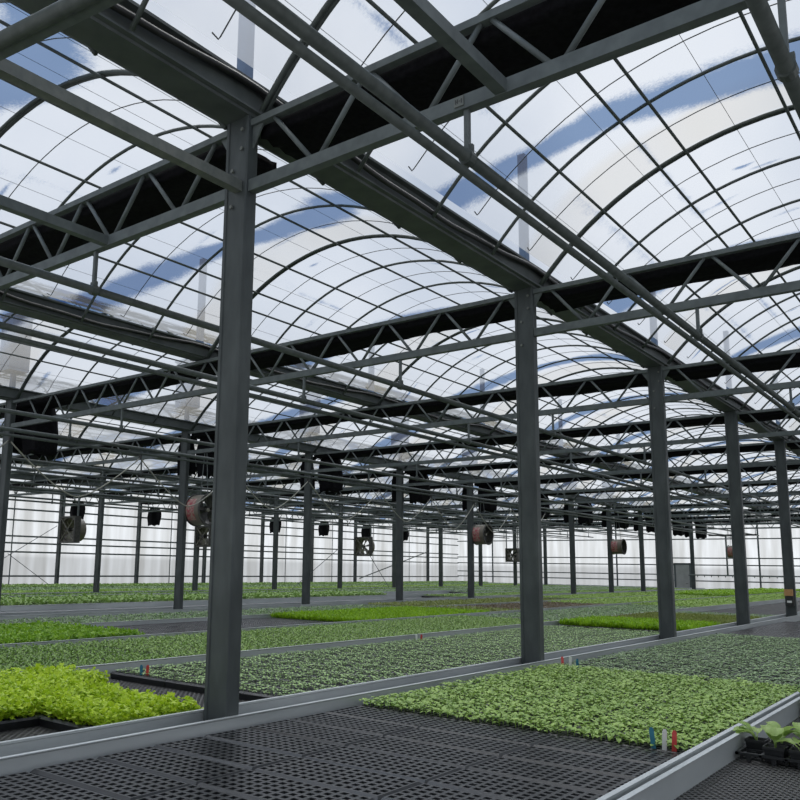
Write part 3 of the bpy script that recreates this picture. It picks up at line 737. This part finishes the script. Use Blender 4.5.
# ------------------------------------------------------------------ trays and plants
TW, TL, NX, NY, PT = .638, .297, 14, 6, .0445
def tray_mesh(filled):
    b = MB(); hx, hy, H = TW / 2, TL / 2, .05
    ox, oy = -NX * PT / 2, -NY * PT / 2
    for i in range(NX):
        for j in range(NY):
            x0, y0 = ox + i * PT, oy + j * PT; x1, y1 = x0 + PT, y0 + PT
            e = .0085 if not filled else .005
            a = [(x0, y0, H), (x1, y0, H), (x1, y1, H), (x0, y1, H)]
            c = [(x0 + e, y0 + e, H), (x1 - e, y0 + e, H), (x1 - e, y1 - e, H), (x0 + e, y1 - e, H)]
            dz = .006 if filled else H - .006
            t = 0 if filled else .0055
            d = [(x0 + e + t, y0 + e + t, H - dz), (x1 - e - t, y0 + e + t, H - dz), (x1 - e - t, y1 - e - t, H - dz), (x0 + e + t, y1 - e - t, H - dz)]
            n = len(b.v); b.v += a + c + d
            for q in range(4):
                p = (q + 1) % 4
                b.f += [(n + q, n + p, n + 4 + p, n + 4 + q), (n + 4 + q, n + 4 + p, n + 8 + p, n + 8 + q)]; b.mi += [0, 0]
            b.f.append((n + 8, n + 9, n + 10, n + 11)); b.mi.append(1 if filled else 0)
    ix, iy = NX * PT / 2, NY * PT / 2
    # rim and skirt
    e2 = .008; Hr = H - .012                                # the rim slopes down to a low outer lip
    I = [(-ix, -iy, H), (ix, -iy, H), (ix, iy, H), (-ix, iy, H)]
    O = [(-hx, -hy, Hr), (hx, -hy, Hr), (hx, hy, Hr), (-hx, hy, Hr)]
    B = [(-hx + .004, -hy + .004, 0), (hx - .004, -hy + .004, 0), (hx - .004, hy - .004, 0), (-hx + .004, hy - .004, 0)]
    b.add(I + O + B, [(4 + q, 4 + (q + 1) % 4, (q + 1) % 4, q) for q in range(4)] + [(8 + q, 8 + (q + 1) % 4, 4 + (q + 1) % 4, 4 + q) for q in range(4)] + [(8, 11, 10, 9)])
    return b
empty_me = tray_mesh(False).mesh('plug_tray', [M['tray'], M['soil']])
full_me = tray_mesh(True).mesh('seedling_tray', [M['tray'], M['soil']])
def foliage(kind, seed):
    rg = random.Random(seed); b = MB(); H = .044
    step = {'broad': 1, 'small': 1, 'lettuce': 1, 'kale': 1, 'dense': 1, 'bright': 1, 'grey': 1, 'olive': 1}[kind]
    for i in range(0, NX, step):
        for j in range(0, NY, step):
            x = -NX * PT / 2 + (i + .5 * step) * PT + rg.uniform(-.006, .006); y = -NY * PT / 2 + (j + .5 * step) * PT + rg.uniform(-.006, .006)
            if x > TW / 2 - .02: x -= .02
            if y > TL / 2 - .02: y -= .02
            a0 = rg.uniform(0, 6.28)
            if kind == 'broad':
                hh = rg.uniform(.028, .052)
                for q in range(4):
                    a = a0 + q * 1.57 + rg.uniform(-.4, .4); l = rg.uniform(.028, .046)
                    b.leaf((x + .006 * math.cos(a), y + .006 * math.sin(a), H + hh * (.55 + .12 * q)), a, l, l * .72, rg.uniform(.15, .75), rg.uniform(.3, .9))
                b.leaf((x, y, H), a0, hh, .006, 1.45, 0)
            elif kind in ('small', 'grey'):
                if rg.random() < .05: continue
                hh = rg.uniform(.010, .022) * (1.25 if kind == 'grey' else 1)
                for q in range(3 if kind == 'small' else 4):
                    a = a0 + q * (2.1 if kind == 'small' else 1.57) + rg.uniform(-.3, .3); l = rg.uniform(.016, .028) * (1.0 if kind == 'grey' else 1)
                    b.leaf((x, y, H + hh), a, l, l * .75, rg.uniform(.2, .7), rg.uniform(.2, .6))
                b.leaf((x, y, H - .004), a0, hh + .004, .004, 1.5, 0)
            elif kind in ('lettuce', 'kale'):
                top = rg.uniform(.075, .105)
                for q in range(6):
                    a = a0 + q * 2.4; l = rg.uniform(.035, .06); el = rg.uniform(.5, 1.3)
                    b.leaf((x, y, H + .006 * q), a, l, l * .8, el, rg.uniform(.2, .9), 0, rg.uniform(-.5, .7))
                for q in range(11):                         # ruffled upper leaf tips
                    a = rg.uniform(0, 6.28); rr = rg.uniform(.0, .026); l = rg.uniform(.02, .034) * (1 if kind == 'lettuce' else 1.25)
                    b.leaf((x + rr * math.cos(a), y + rr * math.sin(a), H + top * rg.uniform(.45, 1)), rg.uniform(0, 6.28), l, l * rg.uniform(.8, 1.2), rg.uniform(-.1, .9), rg.uniform(-.5, .8), 0, rg.uniform(-.9, .9))
            elif kind == 'dense':
                for q in range(5):
                    a = a0 + q * 1.3 + rg.uniform(-.3, .3); l = rg.uniform(.022, .04)
                    b.leaf((x + rg.uniform(-.012, .012), y + rg.uniform(-.012, .012), H + rg.uniform(.012, .035)), a, l, l * .5, rg.uniform(.3, 1.1), rg.uniform(.1, .6))
            elif kind in ('bright', 'olive'):
                for q in range(6):
                    a = a0 + q * 1.1; l = rg.uniform(.07, .125) * (.8 if kind == 'olive' else 1)
                    b.leaf((x + rg.uniform(-.01, .01), y + rg.uniform(-.01, .01), H), a, l, l * .24, rg.uniform(.95, 1.5), rg.uniform(.1, .7))
    mx_, my_ = TW / 2 + .003, TL / 2 + .003                  # leaves stay over their own tray
    b.v = [(max(-mx_, min(mx_, v[0])), max(-my_, min(my_, v[1])), v[2]) for v in b.v]
    return b.mesh('foliage', [M['leaf_' + kind]])
FOL = {k: [foliage(k, s) for s in (11, 22, 33)] for k in ('broad', 'small', 'grey', 'lettuce', 'kale', 'dense', 'bright', 'olive')}
FOL['mid'] = []
for me in FOL['dense']:
    m2 = me.copy(); m2.materials.clear(); m2.materials.append(M['leaf_mid']); FOL['mid'].append(m2)
DESC = {'broad': 'black tray full of broad-leaved green seedlings', 'small': 'black tray of tiny spaced pale green seedlings', 'grey': 'black tray of small grey-green seedlings',
        'lettuce': 'tray packed with bright yellow-green frilly lettuce', 'dense': 'tray of dense fine dark green seedlings', 'mid': 'tray of dense fine mid-green seedlings',
        'kale': 'tray of leafy vivid green young plants', 'bright': 'tray of tall vivid green grassy plants', 'olive': 'tray of yellowish olive seedlings'}
def tray_at(bi, colm, y, kind, where):
    x0, x1, zr = BEN[bi][0], BEN[bi][1], BEN[bi][2]; zs = zr - .105
    x = (x0 + x1) / 2 + (colm - 1) * .645
    jx, jy = random.uniform(-.003, .003), 0
    rz = 0 if random.random() < .5 else PI
    if kind == 'empty':
        o = link('plug_tray', empty_me, None, (x + jx, y + jy, zs + .001), rz + random.uniform(-.004, .004))
        o.rotation_euler = (random.uniform(-.012, .012), random.uniform(-.006, .006), o.rotation_euler.z)
        o.location.z += .002
        tag(o, 'empty black cell tray ' + where, 'tray', 'empty cell trays ' + where)
    else:
        o = link('seedling_tray', full_me, None, (x + jx, y + jy, zs + .001), rz)
        link('foliage', random.choice(FOL[kind]), o)
        tag(o, DESC[kind] + ' ' + where, 'seedling tray', kind + ' seedling trays ' + where)
    return o
RP = .3055
def zone(bi, ya, yb, kind, where, cols=(0, 1, 2)):
    n = int(round((yb - ya) / RP))
    for i in range(n):
        for c in cols: tray_at(bi, c, ya + (i + .5) * RP, kind, where)
zone(1, 1.005, 4.06, 'empty', 'in the front of the foreground bench')
zone(1, 4.06, 6.81, 'broad', 'in the middle of the foreground bench')
zone(1, 6.81, 12.0, 'grey', 'farther along the foreground bench')
zone(1, 12.0, 16.3, 'empty', 'at the far end of the foreground bench')
zone(2, 1.05, 1.97, 'lettuce', 'on the second bench left of the nearest column', (2,))
zone(2, 2.55, 3.16, 'lettuce', 'on the second bench left of the nearest column', (2,))
zone(2, 1.05, 3.19, 'lettuce', 'on the second bench left of the nearest column', (1,))
zone(2, 1.05, 3.50, 'lettuce', 'on the second bench left of the nearest column', (0,))
zone(2, 3.92, 11.55, 'small', 'on the second bench behind the main columns')
zone(2, 11.95, 13.4, 'bright', 'on the second bench past the centre column')
zone(2, 13.5, 16.3, 'olive', 'on the second bench near the third column')
zone(3, 2.45, 4.85, 'dense', 'on the third bench behind the lettuce')
zone(3, 4.95, 12.5, 'mid', 'on the third bench beyond its tray gap')
zone(4, 3.55, 6.0, 'kale', 'at the left end of the fourth bench')
zone(4, 6.0, 9.97, 'empty', 'on the fourth bench left of the vivid green block')
zone(4, 9.97, 13.95, 'bright', 'in the vivid block on the fourth bench')

# plantings too far to count: one object per block
TILES = {}
def tile(kind, w, ln, hgt, leaf, per):
    key = (kind, round(w, 2), ln)
    if key in TILES: return TILES[key]
    rg = random.Random(len(TILES) + 3); b = MB()
    b.box(-w / 2, w / 2, 0, ln - .002, 0, .045)
    n = int(per * w * ln)
    for _ in range(n):
        x, y = rg.uniform(-w / 2 + .07, w / 2 - .07), rg.uniform(0, ln); a0 = rg.uniform(0, 6.28)
        for q in range(3):
            l = leaf * rg.uniform(.7, 1.3)
            b.leaf((x, y, .045 + hgt * rg.uniform(.1, .7)), a0 + q * 2.1, l, l * .6, rg.uniform(.2, 1.1), rg.uniform(.1, .7), 1)
    TILES[key] = b.mesh('seedling_bed', [M['tray'], M['leaf_' + kind]]); return TILES[key]
def bed(bi, ya, yb, kind, hgt, leaf, label, per=260):
    x0, x1, zr = BEN[bi][0], BEN[bi][1], BEN[bi][2]; w = x1 - x0 - .07
    ln = 1.5; me = tile(kind, w, ln, hgt, leaf, per)
    o = link('seedling_bed', me, None, ((x0 + x1) / 2, ya, zr - .104))
    m = o.modifiers.new('repeat', 'ARRAY'); m.use_relative_offset = False; m.use_constant_offset = True
    m.constant_offset_displace = (0, ln, 0); m.count = max(1, int(round((yb - ya) / ln)))
    tag(o, label, 'seedlings', None, 'stuff'); return o
bed(2, 16.6, 18, 'grey', .02, .03, 'grey-green seedlings on the second bench past the olive block')
bed(3, 13.0, 20.5, 'grey', .03, .035, 'grey-green seedlings along the far part of the third bench')
bed(3, 20.7, 44.7, 'lime', .05, .05, 'lime green seedlings at the far end of the third bench')
bed(4, 14.0, 15.5, 'olive', .06, .05, 'yellow-olive block at the end of the vivid green block')
bed(4, 15.6, 20.0, 'brown', .05, .04, 'brownish young plants beyond the olive block on the fourth bench')
bed(4, 20.2, 30, 'lime', .05, .05, 'pale lime seedlings far along the fourth bench')
bed(4, 31, 45, 'bright', .16, .075, 'tall vivid green plants at the far end of the fourth bench')
bed(5, 3, 15, 'grey', .02, .035, 'sparse grey-green seedlings on the fifth bench')
bed(5, 15.2, 22, 'olive', .04, .05, 'olive seedlings on the fifth bench behind the vivid block')
bed(5, 24, 45, 'lime', .05, .05, 'lime seedlings at the far end of the fifth bench')
bed(6, 22, 45, 'mid', .05, .05, 'mid-green seedlings on the far part of the sixth bench')
bed(7, 5.5, 21, 'mid', .13, .09, 'tall green seedlings on the seventh bench behind the bare bench')
bed(7, 27, 45, 'grey', .04, .05, 'grey-green seedlings far along the seventh bench')
bed(8, 7, 15, 'mid', .12, .09, 'green seedlings on the eighth bench at far left')
bed(8, 15.5, 44, 'grey', .05, .05, 'grey-green seedlings along the eighth bench')
bed(9, 8, 44, 'dense', .05, .05, 'dark green seedlings along the ninth bench')
bed(10, 9, 44, 'lime', .06, .06, 'pale green seedlings along the tenth bench')
bed(11, 10, 44, 'grey', .06, .06, 'grey-green seedlings along the eleventh bench')
bed(12, 11, 45, 'mid', .1, .08, 'green plants along the bench by the left wall')

# plant labels
def stake(x, y, z, m, lab, lean=0, h=.1, rz=.2):
    b = MB(); pf = [(-.011, 0), (.011, 0), (.011, h - .012), (.006, h), (-.006, h), (-.011, h - .012)]
    b.extrude(pf, 'y', -.0012, .0012)
    o = b.build('plant_label', m, None, (x, y, z), rz); o.rotation_euler = (lean, lean * .6, rz); tag(o, lab, 'plant label', 'coloured plant labels'); return o
z1 = BEN[1][2] - .105 + .045; z2 = BEN[2][2] - .105 + .045
stake(-1.384, 4.09, z1, 'blue', 'blue plant label at the near edge of the broad-leaved seedlings', -.1, .1, .6)
stake(-1.335, 4.09, z1, 'white', 'white plant label between the blue and red ones in the foreground', .06, .1, .6)
stake(-1.29, 4.09, z1, 'red', 'red plant label closest to the foreground bench rail', .05, .1, .6)
stake(-3.05, 6.83, z1, 'red', 'red plant label behind the broad-leaved seedlings near the centre column', -.08, .1, .6)
stake(-2.985, 6.83, z1, 'white', 'white plant label beside the centre column foot', .03, .11, .6)
stake(-2.93, 6.85, z1, 'blue', 'blue plant label right of the white one near the centre column', .0, .09, .6)
stake(-5.05, 4.0, z2, 'red', 'red plant label at the left end of the spaced seedlings', .1, .08, .6)
stake(-5.08, 3.97, z2, 'blue', 'blue plant label at the left end of the spaced seedlings', -.1, .08, .6)
stake(-5.33, 8.1, z2, 'red', 'red plant label at the back rail of the second bench', .1, .07, .6)
stake(-5.36, 8.05, z2, 'white', 'white plant label at the back rail of the second bench', -.05, .07, .6)

# carrier trays with young potted plants, right foreground
zs0 = BEN[0][2] - .105
def carrier(x, y, lab):
    b = MB(); lx, ly = .54, .26
    b.box(-lx / 2, lx / 2, -ly / 2, -ly / 2 + .014, .028, .04); b.box(-lx / 2, lx / 2, ly / 2 - .014, ly / 2, .028, .04)
    b.box(-lx / 2, -lx / 2 + .014, -ly / 2, ly / 2, .028, .04); b.box(lx / 2 - .014, lx / 2, -ly / 2, ly / 2, .028, .04)
    for i in range(1, 5): b.box(-lx / 2 + i * lx / 5 - .006, -lx / 2 + i * lx / 5 + .006, -ly / 2, ly / 2, .024, .036)
    b.box(-lx / 2, lx / 2, -.006, .006, .024, .036)
    for i in range(5):
        for j in range(2):
            cx_, cy_ = -lx / 2 + (i + .5) * lx / 5, -ly / 4 + j * ly / 2
            b.box(cx_ - .045, cx_ + .045, cy_ - .005, cy_ + .005, .0, .01); b.box(cx_ - .005, cx_ + .005, cy_ - .05, cy_ + .05, 0, .01)
            b.box(cx_ - .048, cx_ - .042, cy_ - .01, cy_ + .01, 0, .03); b.box(cx_ + .042, cx_ + .048, cy_ - .01, cy_ + .01, 0, .03)
            b.box(cx_ - .01, cx_ + .01, cy_ - .055, cy_ - .049, 0, .03); b.box(cx_ - .01, cx_ + .01, cy_ + .049, cy_ + .055, 0, .03)
    o = b.build('carrier_tray', 'pot', None, (x, y, zs0 + .001)); tag(o, lab, 'tray'); return o
def young_plant(x, y, z, seed, lab, group):
    rg = random.Random(seed); r = empty('potted_seedling', (x, y, z)); tag(r, lab, 'potted plant', group); r.rotation_euler = (0, 0, rg.uniform(-.06, .06))
    b = MB(); t, q, H, w = .046, .036, .066, .003
    def ring(a, zz): return [(-a, -a, zz), (a, -a, zz), (a, a, zz), (-a, a, zz)]
    vs = ring(q, 0) + ring(t - .003, H - .012) + ring(t, H - .012) + ring(t, H) + ring(t - w, H) + ring(t - .006, H - .02)
    fs = [(3, 2, 1, 0)] + [(i * 4 + k, i * 4 + (k + 1) % 4, (i + 1) * 4 + (k + 1) % 4, (i + 1) * 4 + k) for i in range(5) for k in range(4)]
    b.add(vs, fs); b.build('pot', 'pot', r)
    b = MB(); b.box(-t + .006, t - .006, -t + .006, t - .006, H - .03, H - .014); b.build('soil', 'soil', r)
    for q_ in range(5):                                     # each leaf a cupped blade on its own stalk
        a = rg.uniform(0, 6.28) + q_ * 1.26; ln = rg.uniform(.065, .095); el = rg.uniform(.5, 1.15)
        b = MB(); d = Vector((math.cos(a), math.sin(a), 0)); sd = Vector((-d.y, d.x, 0))
        s0 = Vector((0, 0, H - .016)); s1 = s0 + d * (.03 * math.cos(el)) + Vector((0, 0, .045 * math.sin(el) + .01))
        b.tube([s0, (s0 + s1) / 2 + Vector((0, 0, .006)), s1], .0025, 5)
        rows = 7; n0 = len(b.v); vs = []
        for i in range(rows):
            u = i / (rows - 1); wd = ln * .42 * math.sin(PI * min(1, .08 + u * .88)) ** .7
            e = el - .9 * u; c_ = s1 + d * (ln * u * math.cos(el - .45 * u)) + Vector((0, 0, ln * u * math.sin(el - .5 * u)))
            for j in (-1, -.5, 0, .5, 1):
                vs.append(c_ + sd * (wd * j) + Vector((0, 0, wd * .35 * j * j + .002 * math.sin(u * 14 + j * 3))))
        b.add(vs, [(i * 5 + j, i * 5 + j + 1, (i + 1) * 5 + j + 1, (i + 1) * 5 + j) for i in range(rows - 1) for j in range(4)])
        b.build('leaf', 'leaf_pot', r, smooth=True)
    return r
M['leaf_pot'] = leaf_mat('leaf_pot', (.22, .36, .07), (.46, .60, .22), .4, .4, 14)
c1 = carrier(-.82, 4.48, 'black web carrier tray holding young potted plants, right foreground')
for j in range(2):
    for i in range(5):
        if (j, i) == (0, 0): continue
        px = -.82 - .27 + (i + .5) * .108; py = 4.48 - .065 + j * .13
        young_plant(px, py, zs0 + .012, 40 + j * 5 + i, 'young plant in black pot, %s in the %s row of the nearer tray' % (['first', 'second', 'third', 'fourth', 'fifth'][i], 'front' if j == 0 else 'back'), 'potted plants in the nearer carrier tray')
c2 = carrier(-.82, 6.05, 'second black web carrier tray farther back at the right edge')
for j in range(2):
    for i in range(5):
        px = -.82 - .27 + (i + .5) * .108; py = 6.05 - .065 + j * .13
        young_plant(px, py, zs0 + .012, 60 + j * 5 + i, 'young plant in black pot, %s in the %s row of the farther tray' % (['first', 'second', 'third', 'fourth', 'fifth'][i], 'front' if j == 0 else 'back'), 'potted plants in the farther carrier tray')

# ------------------------------------------------------------------ light
w = bpy.data.worlds.new('world'); scene.world = w; w.use_nodes = True; nt = w.node_tree; nt.nodes.clear()
out = N(nt, 'ShaderNodeOutputWorld'); bg = N(nt, 'ShaderNodeBackground'); bg.inputs['Strength'].default_value = 1
tc = N(nt, 'ShaderNodeTexCoord'); nz = N(nt, 'ShaderNodeTexNoise'); nz.inputs['Scale'].default_value = 2.2; nz.inputs['Detail'].default_value = 6
L(nt, tc.outputs['Generated'], nz.inputs['Vector'])
cr = N(nt, 'ShaderNodeValToRGB'); cr.color_ramp.elements[0].position = .35; cr.color_ramp.elements[1].position = .65
cr.color_ramp.elements[0].color = (.33, .405, .53, 1); cr.color_ramp.elements[1].color = (.70, .73, .78, 1)
L(nt, nz.outputs['Fac'], cr.inputs['Fac'])
sx = N(nt, 'ShaderNodeSeparateXYZ'); L(nt, tc.outputs['Generated'], sx.inputs[0])
hr = N(nt, 'ShaderNodeMapRange'); hr.inputs['From Min'].default_value = .02; hr.inputs['From Max'].default_value = .3
L(nt, sx.outputs['Z'], hr.inputs['Value'])
mx = N(nt, 'ShaderNodeMix', data_type='RGBA'); mx.inputs[6].default_value = (.72, .74, .755, 1)
L(nt, hr.outputs[0], mx.inputs[0]); L(nt, cr.outputs[0], mx.inputs[7])
L(nt, mx.outputs[2], bg.inputs['Color']); L(nt, bg.outputs[0], out.inputs['Surface'])
sd = bpy.data.lights.new('sun', 'SUN'); sd.energy = 4.4; sd.angle = math.radians(70); sd.color = (1, .985, .96)
so = bpy.data.objects.new('sun', sd); C.objects.link(so)
so.rotation_euler = Vector((.3, -.35, -1.1)).to_track_quat('-Z', 'Y').to_euler()

vs = scene.view_settings
vs.view_transform = 'Standard'; vs.look = 'None'; vs.gamma = 1; vs.exposure = .15; vs.use_curve_mapping = False
cy_ = scene.cycles
cy_.max_bounces = 10; cy_.transparent_max_bounces = 24; cy_.diffuse_bounces = 5; cy_.use_denoising = True
